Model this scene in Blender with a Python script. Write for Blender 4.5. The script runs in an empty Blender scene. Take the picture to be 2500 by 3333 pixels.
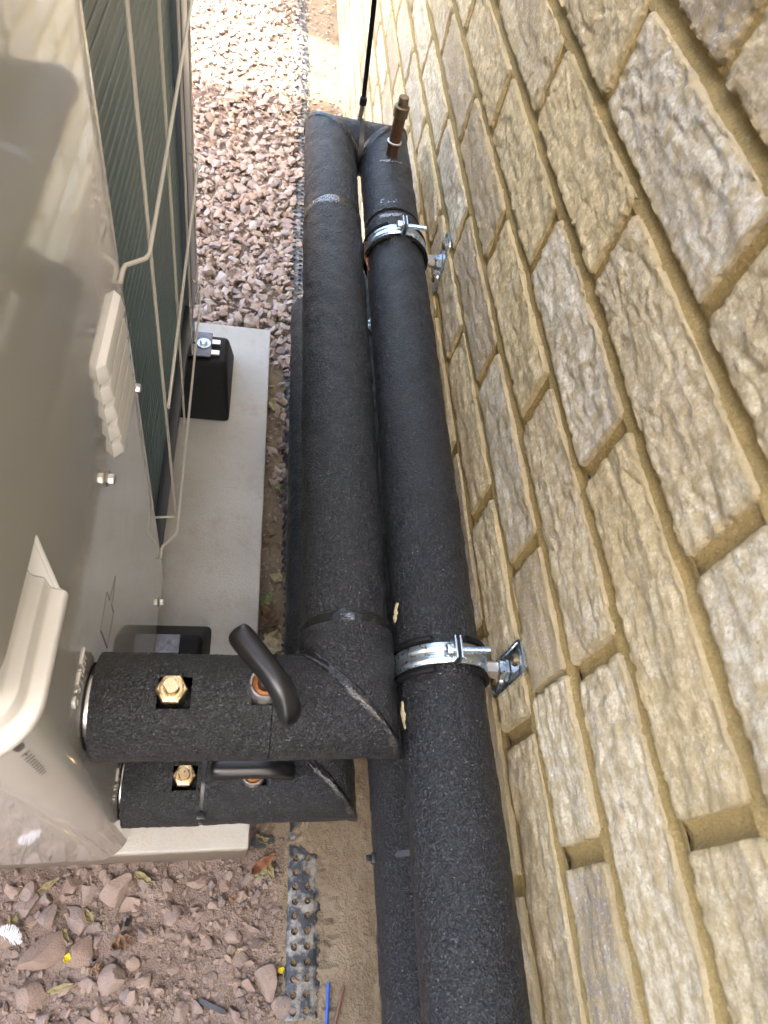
import bpy, bmesh, math, random
import numpy as np
from mathutils import Matrix, Vector
random.seed(7); RS = np.random.RandomState(11)
sc = bpy.context.scene
COL = sc.collection
GZ = 1.11                      # camera height above the ground; heights below are given from eye level

# ------------------------------------------------------------------ camera
FPX, PW, PH = 2193.3, 2500., 3333.
D_ = np.array([-543., 1425., FPX]); D_ /= np.linalg.norm(D_)
F_ = np.array([-247., -3470., FPX]); F_ -= D_*(F_@D_); F_ /= np.linalg.norm(F_)
R_ = np.cross(D_, F_)
AX = np.array([R_, F_, -D_])           # rows: world x, y, z expressed in (right, down, forward)
cam = bpy.data.cameras.new('camera'); camo = bpy.data.objects.new('camera', cam); COL.objects.link(camo)
cam.sensor_fit = 'VERTICAL'; cam.sensor_height = 36.0; cam.lens = FPX/PH*36.0
cam.clip_start = 0.01; cam.clip_end = 500
M = Matrix(((AX[0,0], -AX[0,1], -AX[0,2], 0), (AX[1,0], -AX[1,1], -AX[1,2], 0), (AX[2,0], -AX[2,1], -AX[2,2], GZ), (0,0,0,1)))
camo.matrix_world = M
cam.dof.use_dof = True; cam.dof.focus_distance = 0.75; cam.dof.aperture_fstop = 16.0
sc.camera = camo
def project(p):                         # metres (eye-level z) -> photo pixel, for choosing what is in view
    v = p[0]*AX[0] + p[1]*AX[1] + p[2]*AX[2]
    if v[2] < .02: return None
    return PW/2+FPX*v[0]/v[2], PH/2+FPX*v[1]/v[2], v[2]

# ------------------------------------------------------------------ sky, sun, exposure
SUN = Vector((.30, 1.0, -1.11))
w = bpy.data.worlds.new('World'); sc.world = w; w.use_nodes = True
nt = w.node_tree; nt.nodes.clear()
sky = nt.nodes.new('ShaderNodeTexSky'); sky.sky_type = 'NISHITA'; sky.sun_disc = False
sky.sun_elevation = math.atan2(1.11, math.hypot(.30, 1)); sky.sun_rotation = math.atan2(-SUN.x, -SUN.y)
sky.air_density = 1.0; sky.dust_density = 5.0; sky.ozone_density = 0.4
bg = nt.nodes.new('ShaderNodeBackground'); bg.inputs[1].default_value = 0.15
wo = nt.nodes.new('ShaderNodeOutputWorld'); nt.links.new(sky.outputs[0], bg.inputs[0]); nt.links.new(bg.outputs[0], wo.inputs[0])
sl = bpy.data.lights.new('sun', 'SUN'); sl.energy = 2.0; sl.angle = math.radians(.5); sl.color = (1, .94, .84)
so = bpy.data.objects.new('sun', sl); COL.objects.link(so); so.rotation_euler = SUN.to_track_quat('-Z', 'Y').to_euler(); so.location = (-2, -6, 9)
vs = sc.view_settings; vs.view_transform = 'Standard'; vs.look = 'None'; vs.exposure = 3.5; vs.gamma = 1; vs.use_curve_mapping = False
sc.cycles.max_bounces = 6; sc.cycles.diffuse_bounces = 4; sc.cycles.glossy_bounces = 4
sc.cycles.use_denoising = True; sc.cycles.denoising_prefilter = 'ACCURATE'; sc.cycles.denoising_input_passes = 'RGB_ALBEDO_NORMAL'
sc.cycles.sample_clamp_indirect = 4.0

# ------------------------------------------------------------------ noise (vectorised gradient noise)
_perm = RS.permutation(256); _perm = np.concatenate([_perm]*3)
_grad = RS.randn(256, 3); _grad /= np.linalg.norm(_grad, axis=1)[:, None]
def pn(x, y, z=0.):
    x, y, z = np.broadcast_arrays(np.asarray(x, float), np.asarray(y, float), np.asarray(z, float))
    xi, yi, zi = np.floor(x).astype(int), np.floor(y).astype(int), np.floor(z).astype(int)
    xf, yf, zf = x-xi, y-yi, z-zi
    u, v, ww = [t*t*t*(t*(t*6-15)+10) for t in (xf, yf, zf)]
    r = 0
    for a in (0, 1):
        for b in (0, 1):
            for c in (0, 1):
                g = _grad[_perm[_perm[_perm[(xi+a) & 255]+((yi+b) & 255)]+((zi+c) & 255)]]
                d = g[..., 0]*(xf-a)+g[..., 1]*(yf-b)+g[..., 2]*(zf-c)
                r = r+d*(u if a else 1-u)*(v if b else 1-v)*(ww if c else 1-ww)
    return r*1.5
def fbm(x, y, z=0., o=4, g=.5):
    r, a, f = 0, 1., 1.
    for i in range(o):
        r = r+a*pn(np.asarray(x)*f+i*17.3, np.asarray(y)*f, np.asarray(z)*f); a *= g; f *= 2.03
    return r
def sstep(a, b, x):
    t = np.clip((x-a)/(b-a), 0, 1); return t*t*(3-2*t)

# ------------------------------------------------------------------ objects
ORG = {}
def tag(o, label=None, cat=None, group=None, kind=None):
    if label: o['label'] = label
    if cat: o['category'] = cat
    if group: o['group'] = group
    if kind: o['kind'] = kind
    return o
def place(o, org, parent):
    if parent is not None:
        o.parent = parent; o.location = Vector(org)-Vector(ORG[parent.name])
    else: o.location = org
    ORG[o.name] = tuple(org)
def thing(name, loc, label, cat, group=None):
    o = bpy.data.objects.new(name, None); COL.objects.link(o); o.empty_display_size = .02
    place(o, (loc[0], loc[1], loc[2]+GZ), None); return tag(o, label, cat, group)
class MB:
    def __init__(s): s.v = []; s.f = []; s.n = 0
    def add(s, v, f):
        v = np.asarray(v, float).reshape(-1, 3); s.v.append(v)
        s.f += [tuple(int(i)+s.n for i in q) for q in f]; s.n += len(v); return s
    def box(s, a, b):
        x0, y0, z0 = a; x1, y1, z1 = b
        return s.add([(x0,y0,z0),(x1,y0,z0),(x1,y1,z0),(x0,y1,z0),(x0,y0,z1),(x1,y0,z1),(x1,y1,z1),(x0,y1,z1)],
                     [(0,3,2,1),(4,5,6,7),(0,1,5,4),(1,2,6,5),(2,3,7,6),(3,0,4,7)])
    def grid(s, P, closeu=False, closev=False, mask=None):
        P = np.asarray(P, float); nu, nv = P.shape[:2]; f = []
        for i in range(nu if closeu else nu-1):
            for j in range(nv if closev else nv-1):
                if mask is not None and not mask[i, j]: continue
                i2, j2 = (i+1) % nu, (j+1) % nv
                f.append((i*nv+j, i2*nv+j, i2*nv+j2, i*nv+j2))
        return s.add(P.reshape(-1, 3), f)
    def tube(s, pts, r, n=10, cap=True):
        pts = np.asarray(pts, float); m = len(pts); rr = np.broadcast_to(r, (m,)).astype(float)
        T = np.zeros_like(pts); seg = pts[1:]-pts[:-1]; seg /= np.linalg.norm(seg, axis=1)[:, None]+1e-12
        T[0], T[-1] = seg[0], seg[-1]; T[1:-1] = seg[1:]+seg[:-1]; T /= np.linalg.norm(T, axis=1)[:, None]+1e-12
        u = np.cross(T[0], (0, 0, 1.)); 
        if np.linalg.norm(u) < .1: u = np.cross(T[0], (0, 1., 0))
        P = []; a = np.arange(n)/n*2*np.pi
        for i in range(m):
            u = u-T[i]*(u@T[i]); u /= np.linalg.norm(u); v = np.cross(T[i], u)
            k = 1.
            if 0 < i < m-1: k = 1/max(.5, np.sqrt((1+seg[i]@seg[i-1])/2))
            P.append(pts[i]+rr[i]*(np.cos(a)[:, None]*u+np.sin(a)[:, None]*v)*(1+(k-1)*.5))
        b = s.n; s.grid(P, closev=True)
        if cap: s.f += [tuple(b+i for i in range(n))[::-1], tuple(b+(m-1)*n+i for i in range(n))]
        return s
    def lathe(s, c, prof, n=24, axis='z', hexr=None):
        a = np.arange(n)/n*2*np.pi; P = []
        for r, h in prof:
            q = np.stack([r*np.cos(a), r*np.sin(a), np.full(n, h)], 1)
            if axis == 'x': q = q[:, [2, 0, 1]]
            if axis == 'y': q = q[:, [1, 2, 0]]
            P.append(q+np.asarray(c, float))
        b = s.n; m = len(prof); s.grid(P, closev=True)
        s.f += [tuple(b+i for i in range(n))[::-1], tuple(b+(m-1)*n+i for i in range(n))]; return s
    def build(s, name, mat, parent=None, smooth=True, org=None, bevel=0, attrs=None, zs=GZ, seg=2, ang=35):
        V = np.concatenate(s.v).copy(); V[:, 2] += zs
        if org is None:
            org = (V[:,0].mean(), V[:,1].mean(), V[:,2].min())
        me = bpy.data.meshes.new(name); me.from_pydata((V-np.asarray(org)).tolist(), [], s.f)
        me.materials.append(mat)
        if attrs:
            for k, d in attrs.items():
                at = me.attributes.new(k, 'FLOAT', 'POINT'); at.data.foreach_set('value', np.asarray(d, np.float32).ravel())
        if bevel:
            bm = bmesh.new(); bm.from_mesh(me); bmesh.ops.remove_doubles(bm, verts=bm.verts, dist=1e-6)
            ed = [e for e in bm.edges if len(e.link_faces) == 2 and e.calc_face_angle(0) > math.radians(30)]
            bmesh.ops.bevel(bm, geom=ed, offset=bevel, segments=seg, profile=.6, affect='EDGES', clamp_overlap=True)
            bmesh.ops.recalc_face_normals(bm, faces=bm.faces); bm.to_mesh(me); bm.free()
        me.update()
        if smooth:
            me.polygons.foreach_set('use_smooth', [True]*len(me.polygons)); me.set_sharp_from_angle(angle=math.radians(ang))
        o = bpy.data.objects.new(name, me); COL.objects.link(o); place(o, org, parent); return o
def fixn(o):
    bm = bmesh.new(); bm.from_mesh(o.data); bmesh.ops.recalc_face_normals(bm, faces=bm.faces); bm.to_mesh(o.data); bm.free(); return o

# ------------------------------------------------------------------ materials
class N:
    def __init__(s, name, rough=.5, metal=0., spec=.5):
        s.m = bpy.data.materials.new(name); s.m.use_nodes = True; s.t = s.m.node_tree
        s.b = s.t.nodes['Principled BSDF']; s.b.inputs['Roughness'].default_value = rough
        s.b.inputs['Metallic'].default_value = metal; s.b.inputs['Specular IOR Level'].default_value = spec
        s.tc = s.n('ShaderNodeTexCoord'); s.co = s.tc.outputs['Object']; s.h = None
    def n(s, t, **k):
        q = s.t.nodes.new(t)
        for a, b in k.items(): setattr(q, a, b)
        return q
    def l(s, a, b): s.t.links.new(a, b)
    def setv(s, q, i, v):
        if isinstance(v, (int, float, tuple)): q.inputs[i].default_value = v
        else: s.l(v, q.inputs[i])
    def mapping(s, scale, off=None, co=None):
        q = s.n('ShaderNodeMapping'); s.l(co or s.co, q.inputs[0]); s.setv(q, 'Scale', scale)
        if off is not None: s.setv(q, 'Location', off)
        return q.outputs[0]
    def noise(s, sc_, det=4, rough=.5, co=None, dist=0.):
        q = s.n('ShaderNodeTexNoise'); s.l(co or s.co, q.inputs['Vector']); q.inputs['Scale'].default_value = sc_
        q.inputs['Detail'].default_value = det; q.inputs['Roughness'].default_value = rough; q.inputs['Distortion'].default_value = dist
        return q.outputs[0]
    def voro(s, sc_, co=None, feat='F1'):
        q = s.n('ShaderNodeTexVoronoi', feature=feat); s.l(co or s.co, q.inputs['Vector']); q.inputs['Scale'].default_value = sc_
        return q.outputs[0]
    def ramp(s, x, stops):
        q = s.n('ShaderNodeValToRGB'); s.l(x, q.inputs[0]); e = q.color_ramp.elements
        while len(e) < len(stops): e.new(.5)
        for i, (p, c) in enumerate(stops):
            e[i].position = p; e[i].color = (*c, 1) if isinstance(c, tuple) else (c, c, c, 1)
        return q.outputs[0]
    def mix(s, f, a, b, mode='MIX'):
        q = s.n('ShaderNodeMix', data_type='RGBA', blend_type=mode)
        s.setv(q, 0, f); 
        for i, v in ((6, a), (7, b)): s.setv(q, i, (*v, 1) if isinstance(v, tuple) else v)
        return q.outputs[2]
    def math(s, op, a, b=0.):
        q = s.n('ShaderNodeMath', operation=op); s.setv(q, 0, a); s.setv(q, 1, b); return q.outputs[0]
    def attr(s, name):
        q = s.n('ShaderNodeAttribute', attribute_name=name); return q.outputs['Fac']
    def rnd(s): return s.n('ShaderNodeObjectInfo').outputs['Random']
    def col(s, c): s.setv(s.b, 'Base Color', (*c, 1) if isinstance(c, tuple) else c); return s
    def rough(s, v): s.setv(s.b, 'Roughness', v); return s
    def bump(s, h, dist=.001, st=1.):
        q = s.n('ShaderNodeBump'); q.inputs['Distance'].default_value = dist; q.inputs['Strength'].default_value = st
        s.l(h, q.inputs['Height'])
        if s.h is not None: s.l(s.h, q.inputs['Normal'])
        s.h = q.outputs[0]; s.l(s.h, s.b.inputs['Normal']); return s

# foam rubber insulation
q = N('foam_insulation', .5, spec=.55)
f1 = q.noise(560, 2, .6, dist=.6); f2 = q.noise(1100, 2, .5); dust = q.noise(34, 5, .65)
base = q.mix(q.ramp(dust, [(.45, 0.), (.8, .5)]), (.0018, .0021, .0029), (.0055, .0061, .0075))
base = q.mix(q.ramp(f1, [(.53, 0.), (.66, 1.)]), base, (.040, .044, .053))  # grain and specks paint the foam skin's tiny highlights into its base colour
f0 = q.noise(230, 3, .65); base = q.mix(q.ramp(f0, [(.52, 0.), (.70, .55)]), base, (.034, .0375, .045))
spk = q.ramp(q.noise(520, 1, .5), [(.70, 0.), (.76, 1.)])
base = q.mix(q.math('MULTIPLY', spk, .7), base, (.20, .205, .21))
big = q.ramp(q.noise(26, 6, .75), [(.745, 0.), (.78, .7)])
q.col(q.mix(big, base, (.22, .21, .19)))
q.rough(q.ramp(q.noise(60, 3), [(.3, .36), (.7, .52)]))
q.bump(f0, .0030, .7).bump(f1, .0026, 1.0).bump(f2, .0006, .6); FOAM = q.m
q = N('glue_seam', .24, spec=.55); g = q.noise(160, 4, .6)
q.col(q.mix(q.ramp(q.noise(70, 4, .6), [(.56, 0.), (.72, .5)]), (.010, .010, .011), (.07, .065, .058))).bump(g, .002, .9); GLUE = q.m
q = N('glue_smear', .22, spec=.8); g = q.noise(260, 3, .6)
q.col(q.mix(q.ramp(g, [(.4, 0.), (.6, 1.)]), (.03, .03, .033), (.16, .17, .19))).bump(g, .0015, .8); SMEAR = q.m
q = N('black_plastic', .30); q.col((.0065, .0065, .0075)).bump(q.noise(1500, 2), .0002, .5); PLAS = q.m
q = N('black_rubber', .62, spec=.25); q.col(q.mix(q.ramp(q.noise(300, 4), [(.55, 0.), (.75, .4)]), (.0045, .0045, .005), (.02, .02, .021))).bump(q.noise(1800, 2), .0004, .5); RUB = q.m
# painted sheet steel
def paint(name, c, r, coat=False):
    q = N(name, r, spec=.5)
    if coat:
        q.b.inputs['Coat Weight'].default_value = 1.; q.b.inputs['Coat IOR'].default_value = 1.65; q.b.inputs['Coat Roughness'].default_value = .045
    q.col(q.mix(q.ramp(q.noise(14, 5, .6), [(.35, 0.), (.8, .22)]), c, (c[0]*.8, c[1]*.79, c[2]*.76)))
    q.rough(q.ramp(q.noise(40, 4), [(.3, r), (.7, r+.06)]))
    st = q.mapping((1, 12, 60)); q.bump(q.noise(9, 2), .0012, .25); q.bump(q.noise(14, 2, co=st), .0003, .18)
    return q.m
PANEL = paint('cream_painted_steel', (.455, .435, .39), .16, True)
MOULD = paint('cream_moulded_plastic', (.64, .62, .575), .28)
WIRE = paint('cream_coated_wire', (.48, .45, .385), .38)
q = N('coil_fins', .42, spec=.4); wv = q.n('ShaderNodeTexWave', wave_type='BANDS', bands_direction='Y'); q.l(q.co, wv.inputs['Vector']); wv.inputs['Scale'].default_value = 210
q.col(q.mix(q.ramp(q.noise(20, 3), [(.3, 0.), (.7, 1.)]), (.062, .108, .114), (.084, .134, .138))).bump(wv.outputs[0], .0012, .6); COIL = q.m
q = N('dark_base_pan', .4); q.col((.012, .014, .018)); DARK = q.m
q = N('grey_blue_post', .3, .4); q.col((.16, .18, .22)); POST = q.m
def metal(name, c, r, bs=.0003):
    q = N(name, r, 1.); n1 = q.noise(120, 4)
    q.col(q.mix(q.ramp(n1, [(.35, 0.), (.7, 1.)]), c, tuple(v*.86 for v in c))).rough(q.ramp(q.noise(300, 3), [(.3, r*.7), (.7, r*1.5)])).bump(q.noise(700, 3), bs, .5)
    return q.m
ZINC = metal('zinc_plated_steel', (.66, .73, .77), .30, .0001); STEEL = metal('stainless_steel', (.74, .72, .68), .34, .0001)
BRASS = metal('brass', (.74, .56, .32), .30); COPPER = metal('aged_copper', (.20, .115, .075), .5); BRONZE = metal('tarnished_brass', (.24, .18, .11), .45)
ALU = metal('aluminium_rail', (.62, .64, .66), .3); GUN = metal('dark_bracket_steel', (.13, .14, .17), .38)
q = N('copper_packing', .5, .6); q.col((.36, .15, .05)); PACK = q.m

# handmade buff brick
q = N('buff_brick', .86, spec=.25)
rv = q.rnd(); off = q.n('ShaderNodeCombineXYZ'); q.l(q.math('MULTIPLY', rv, 37.), off.inputs[0]); q.l(q.math('MULTIPLY', rv, 91.), off.inputs[1])
co = q.mapping((1, 1, 1), off.outputs[0])
lng = q.mapping((1, .50, 1.), co=co); sl2 = q.mapping((1, .75, 1.), co=co)
r2 = q.math('FRACT', q.math('MULTIPLY', rv, 57.3)); r3 = q.math('FRACT', q.math('MULTIPLY', rv, 131.9))
hue = q.ramp(q.math('FRACT', q.math('MULTIPLY', rv, 13.7)), [(.0, (.78, .68, .45)), (.20, (.78, .63, .345)), (.34, (.43, .365, .295)), (.48, (.78, .725, .585)), (.62, (.74, .605, .35)), (.74, (.33, .275, .225)), (.86, (.79, .66, .39)), (1., (.80, .755, .64))])
c = q.mix(q.math('MULTIPLY', q.ramp(q.noise(15, 6, .68, co=sl2), [(.40, 0.), (.64, 1.)]), q.math('MULTIPLY', r2, .65)), hue, (.37, .305, .25))
c = q.mix(q.math('MULTIPLY', q.ramp(q.noise(19, 6, .68, co=co), [(.50, 0.), (.66, 1.)]), q.math('MULTIPLY', r3, .75)), c, (.86, .80, .64))
c = q.mix(q.ramp(q.noise(24, 5, .68, co=co), [(.57, 0.), (.74, .7)]), c, (.56, .395, .18))
crease = q.noise(95, 8, .74, co=lng, dist=.25); grain = q.noise(430, 4, .75, co=co)
c = q.mix(q.ramp(crease, [(.37, .65), (.45, 0.)]), c, (.36, .295, .22))
c = q.mix(q.ramp(grain, [(.37, .5), (.47, 0.)]), c, (.40, .33, .235))
c = q.mix(q.ramp(grain, [(.53, 0.), (.64, .6)]), c, (.90, .845, .68))
c = q.mix(q.ramp(q.noise(60, 7, .75, co=co), [(.625, 0.), (.69, .75)]), c, (.20, .155, .145))
ed = q.attr('edge'); sm = q.math('SUBTRACT', q.math('MULTIPLY', q.noise(110, 4, .65, co=co), .0150), ed)
c = q.mix(q.ramp(q.math('MULTIPLY', sm, 300.), [(.0, 0.), (1., .8)]), c, (.47, .365, .19))
q.col(c)
q.bump(crease, .0056, .75)
q.bump(grain, .0016, .9); BRICK = q.m
q = N('sand_mortar', .92, spec=.2)
c = q.mix(q.ramp(q.noise(9, 4), [(.3, 0.), (.7, 1.)]), (.29, .207, .078), (.36, .262, .108))
c = q.mix(q.ramp(q.noise(480, 4, .75), [(.36, .65), (.50, 0.)]), c, (.21, .145, .06))
c = q.mix(q.ramp(q.noise(420, 3, .7), [(.56, 0.), (.68, .5)]), c, (.52, .42, .24))
c = q.mix(q.ramp(q.noise(30, 5, .65), [(.52, 0.), (.70, .5)]), c, (.26, .19, .09))
q.col(c).bump(q.noise(60, 4), .0022, .5).bump(q.noise(480, 4, .75), .0018, .8); MORT = q.m
# concrete, ground, stones
q = N('cast_concrete', .9, spec=.2)
c = q.mix(q.ramp(q.noise(7, 5, .6), [(.35, 0.), (.7, 1.)]), (.365, .345, .30), (.48, .46, .415))
c = q.mix(q.ramp(q.noise(28, 5, .65), [(.48, 0.), (.72, .65)]), c, (.33, .285, .22))
c = q.mix(q.ramp(q.noise(420, 2), [(.66, 0.), (.74, .6)]), c, (.22, .20, .18))
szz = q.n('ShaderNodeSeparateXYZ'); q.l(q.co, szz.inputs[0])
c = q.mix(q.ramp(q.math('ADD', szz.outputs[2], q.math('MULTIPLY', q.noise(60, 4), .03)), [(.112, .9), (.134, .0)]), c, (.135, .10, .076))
q.col(c).bump(q.noise(240, 5, .65), .0016, .7).bump(q.noise(30, 3), .003, .3); CONC = q.m
q = N('clay_and_sand', .95, spec=.15)
geo = q.n('ShaderNodeNewGeometry'); wp = geo.outputs['Position']; sx = q.n('ShaderNodeSeparateXYZ'); q.l(wp, sx.inputs[0])
clay = q.mix(q.ramp(q.noise(24, 5, .6, co=wp), [(.35, 0.), (.7, 1.)]), (.168, .125, .10), (.235, .180, .148))
clay = q.mix(q.ramp(q.noise(260, 4, .6, co=wp), [(.56, 0.), (.70, .6)]), clay, (.20, .165, .16))
sand = q.mix(q.ramp(q.noise(19, 5, .6, co=wp), [(.33, 0.), (.72, 1.)]), (.175, .132, .087), (.255, .205, .138))
sand = q.mix(q.ramp(q.noise(330, 3, .6, co=wp), [(.58, 0.), (.72, .55)]), sand, (.22, .17, .12))
edge = q.math('ADD', q.math('ADD', sx.outputs[0], q.ramp(sx.outputs[1], [(.12, 0.), (.22, .05)])), q.math('MULTIPLY', q.math('SUBTRACT', q.noise(26, 4, co=wp), .5), .07))
q.col(q.mix(q.ramp(edge, [(.060, 0.), (.092, 1.)]), clay, sand))
q.bump(q.noise(180, 6, .65, co=wp), .0045, .8).bump(q.voro(330, co=wp), .0022, .5); SOIL = q.m
q = N('gravel_stone', .88, spec=.2)
tn = q.math('FRACT', q.math('ADD', q.attr('tint'), q.rnd()))
c = q.ramp(tn, [(0., (.30, .215, .168)), (.16, (.36, .272, .212)), (.32, (.25, .208, .196)), (.45, (.39, .302, .232)), (.6, (.225, .19, .186)), (.72, (.335, .242, .186)), (.84, (.385, .346, .318)), (1., (.31, .225, .177))])
wps = q.n('ShaderNodeNewGeometry').outputs['Position']
c = q.mix(q.ramp(q.noise(70, 5, .65, co=wps), [(.42, 0.), (.7, .5)]), c, (.36, .275, .215))
c = q.mix(q.ramp(q.noise(230, 4, .65, co=wps), [(.60, 0.), (.74, .5)]), c, (.19, .155, .155))
q.col(c).bump(q.noise(240, 6, .68, co=wps), .0028, .7); STONE = q.m
q = N('clay_dusted_stone', .92, spec=.15)
wps = q.n('ShaderNodeNewGeometry').outputs['Position']; tn = q.math('FRACT', q.math('ADD', q.attr('tint'), q.rnd()))
c = q.ramp(tn, [(0., (.215, .155, .122)), (.3, (.25, .187, .148)), (.5, (.20, .162, .148)), (.7, (.27, .20, .16)), (.85, (.175, .15, .143)), (1., (.225, .165, .13))])
c = q.mix(q.ramp(q.noise(60, 5, .65, co=wps), [(.40, 0.), (.66, .7)]), c, (.265, .196, .152))
c = q.mix(q.ramp(q.noise(190, 4, .65, co=wps), [(.60, 0.), (.72, .55)]), c, (.13, .11, .115))
q.col(c).bump(q.noise(260, 6, .68, co=wps), .0026, .75); CLAYST = q.m
q = N('slate_chip', .6); q.col((.05, .055, .065)).bump(q.noise(200, 5), .002, .7); SLATE = q.m
q = N('edging_plastic', .5)
c = q.mix(q.ramp(q.noise(45, 6, .7), [(.47, 0.), (.62, .85)]), (.020, .024, .032), (.27, .25, .215))
q.col(c).bump(q.noise(200, 4), .0008, .6); EDGP = q.m
def leafm(name, a, b):
    q = N(name, .6); q.col(q.mix(q.ramp(q.noise(110, 4, .6), [(.35, 0.), (.7, 1.)]), a, b)).bump(q.noise(240, 4), .0012, .8); return q.m
LEAF = [leafm('dry_brown_leaf', (.20, .12, .065), (.12, .075, .045)), leafm('pale_dry_leaf', (.42, .36, .23), (.33, .27, .15)),
        leafm('olive_leaf', (.17, .15, .065), (.24, .19, .095)), leafm('rust_leaf', (.24, .115, .055), (.14, .065, .035)), leafm('green_leaf', (.17, .22, .08), (.26, .27, .12))]
q = N('yellow_petal', .55); q.col((.62, .50, .015)); PETAL = q.m
q = N('white_feather', .8); q.col((.62, .62, .64)).bump(q.noise(500, 3), .001, .7); FEATH = q.m
q = N('blue_wire_sleeve', .35); q.col((.012, .07, .36)); BLUEW = q.m
q = N('brown_wire_sleeve', .45); q.col((.13, .065, .045)); BRNW = q.m
q = N('printed_ink', .5); q.col((.03, .022, .018)); INK = q.m
q = N('faint_engraving', .5); q.col((.14, .125, .105)); FAINT = q.m
q = N('shade_caster_finish', .9); q.col((.42, .38, .32)); CASTER = q.m

# ================================================================== GROUND
XW = .235                       # face of the brick wall
def soil_h(x, y):
    h = -1.11+.006*fbm(x*14, y*14, .3, 4)+.0045*fbm(x*34, y*34, 6.3, 3)*sstep(.35, .1, y)*sstep(.09, .06, x)+.0035*fbm(x*60, y*60, 2.1, 3)
    h = h+.007*sstep(.075, .13, x)*sstep(1.4, .9, y)
    h = h+.004*np.clip(fbm(x*120, y*120, 5, 2), 0, 1)
    return h
gb = MB(); E0 = 120.
gb.add([(-E0,-E0,-1.135),(E0,-E0,-1.135),(E0,E0,-1.135),(-E0,E0,-1.135)], [(0,1,2,3)])
tag(gb.build('ground', SOIL, smooth=False), 'flat pinkish clay ground spreading out under the gravel', kind='structure')
def soil_patch(name, x0, x1, y0, y1, d):
    xs = np.arange(x0, x1+1e-6, d); ys = np.arange(y0, y1+1e-6, d); X, Y = np.meshgrid(xs, ys, indexing='ij')
    return MB().grid(np.stack([X, Y, soil_h(X, Y)], -1)).build(name, SOIL)
sn = soil_patch('soil', -.45, .258, -.22, 1.25, .0035); tag(sn, 'pinkish clay and sandy soil between the concrete slab and brick wall', kind='structure')
sf = soil_patch('soil', -.9, .258, 1.25, 5.2, .018); tag(sf, 'loose soil bed beneath the far gravel', kind='structure')

# stones -------------------------------------------------------------
def rock_mesh(seed, sub, flat):
    r = random.Random(seed); bm = bmesh.new(); bmesh.ops.create_icosphere(bm, subdivisions=sub, radius=1)
    pl = []
    for _ in range(15):
        n = Vector((r.gauss(0, 1), r.gauss(0, 1), r.gauss(0, 1))).normalized(); pl.append((n, r.uniform(.30, .66)))
    for v in bm.verts:
        p = v.co.copy()
        for n, d in pl:
            k = p.dot(n)
            if k > d: p -= n*(k-d)*.98
        v.co = p
    V = np.array([v.co[:] for v in bm.verts]); nz = fbm(V[:,0]*2+seed, V[:,1]*2, V[:,2]*2, 3)
    V *= (1+.05*nz)[:, None]; V[:, 0] *= r.uniform(1.0, 1.45); V[:, 2] *= flat
    F = [tuple(v.index for v in f.verts) for f in bm.faces]; bm.free(); return V, F
ROCK_HI = [rock_mesh(100+i, 3, random.uniform(.45, .75)) for i in range(14)]
ROCK_LO = [rock_mesh(300+i, 2, random.uniform(.45, .8)) for i in range(14)]
ROCK_XS = [rock_mesh(500+i, 1, random.uniform(.5, .85)) for i in range(10)]
def rock_me(V, F, nm, mt=None):
    me = bpy.data.meshes.new(nm); me.from_pydata(V.tolist(), [], F); me.materials.append(mt or STONE)
    me.polygons.foreach_set('use_smooth', [True]*len(me.polygons)); me.set_sharp_from_angle(angle=math.radians(28)); return me
ME_HI = [rock_me(V, F, 'stone') for V, F in ROCK_HI]; ME_CL = [rock_me(V, F, 'stone', CLAYST) for V, F in ROCK_HI]
SL = dict(x0=-.60, x1=.0327, y0=.110, y1=1.0856, zt=-1.0, zb=-1.125)       # concrete slab
stones = []      # x, y, z, size, tint, big
def free(x, y, s):
    if SL['x0']-.5*s < x < SL['x1']+.75*s and SL['y0']-.75*s < y < SL['y1']+.5*s: return False
    if .085 < x and y < 1.0: return False
    return x < XW-.6*s
# hand-placed larger stones of the near bed
near_big = [(-.212,.009,.030),(-.173,.074,.019),(-.140,.074,.026),(-.252,.060,.017),(-.222,.048,.021),(-.180,.044,.020),(-.171,.010,.021),(.066,-.037,.025),
 (-.063,.046,.016),(-.226,-.036,.024),(-.262,.030,.014),(-.131,-.024,.022),(.050,.082,.012),(.088,-.068,.019),(-.155,.020,.013),(-.118,.060,.015),(-.100,.088,.013),
 (-.200,.084,.014),(-.270,.080,.015),(-.245,.086,.012),(-.030,.082,.015),(.006,.078,.013),(-.104,-.008,.012),(-.088,-.030,.016),(-.262,-.050,.020),(.112,-.042,.011),
 (-.030,.010,.012),(.020,.014,.014),(-.055,-.018,.011),(.035,-.012,.014),(-.005,-.030,.012),(-.140,-.058,.013),(-.185,-.028,.012),(-.205,-.062,.016),(.056,.040,.010),(-.008,.052,.010),(-.095,.020,.011),(-.070,.078,.012),(.030,.062,.011),(-.280,.000,.016),(-.160,-.070,.014),(-.040,-.062,.013)]
for x, y, s in near_big: stones.append((x, y, soil_h(x, y)+s*.30, s*1.08, random.random(), 2))
def scatter(n, x0, x1, y0, y1, smin, smax, sink, pw=2.2, lift=0):
    k = 0
    while k < n:
        x, y = random.uniform(x0, x1), random.uniform(y0, y1); s = smin+(smax-smin)*random.random()**pw
        k += 1
        if not free(x, y, s): continue
        z = -1.11 if y > 1.2 else float(soil_h(x, y))
        stones.append((x, y, z+s*sink+random.uniform(0, lift), s, random.random(), 1))
scatter(2600, -.36, .085, -.16, .11, .0015, .0062, .15, 2.0)
scatter(520, -.36, .08, -.16, .11, .004, .011, .2, 1.8)
scatter(60, -.36, .06, -.12, .11, .009, .017, .2, 1.4)
scatter(260, .034, .085, .10, 1.0, .002, .007, .3, 2.0)
scatter(40, .034, .085, .75, 1.1, .008, .019, .35, 1.2)
scatter(110, -.34, .08, 1.1, 2.9, .015, .026, .35, 1.5, .014)
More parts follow.
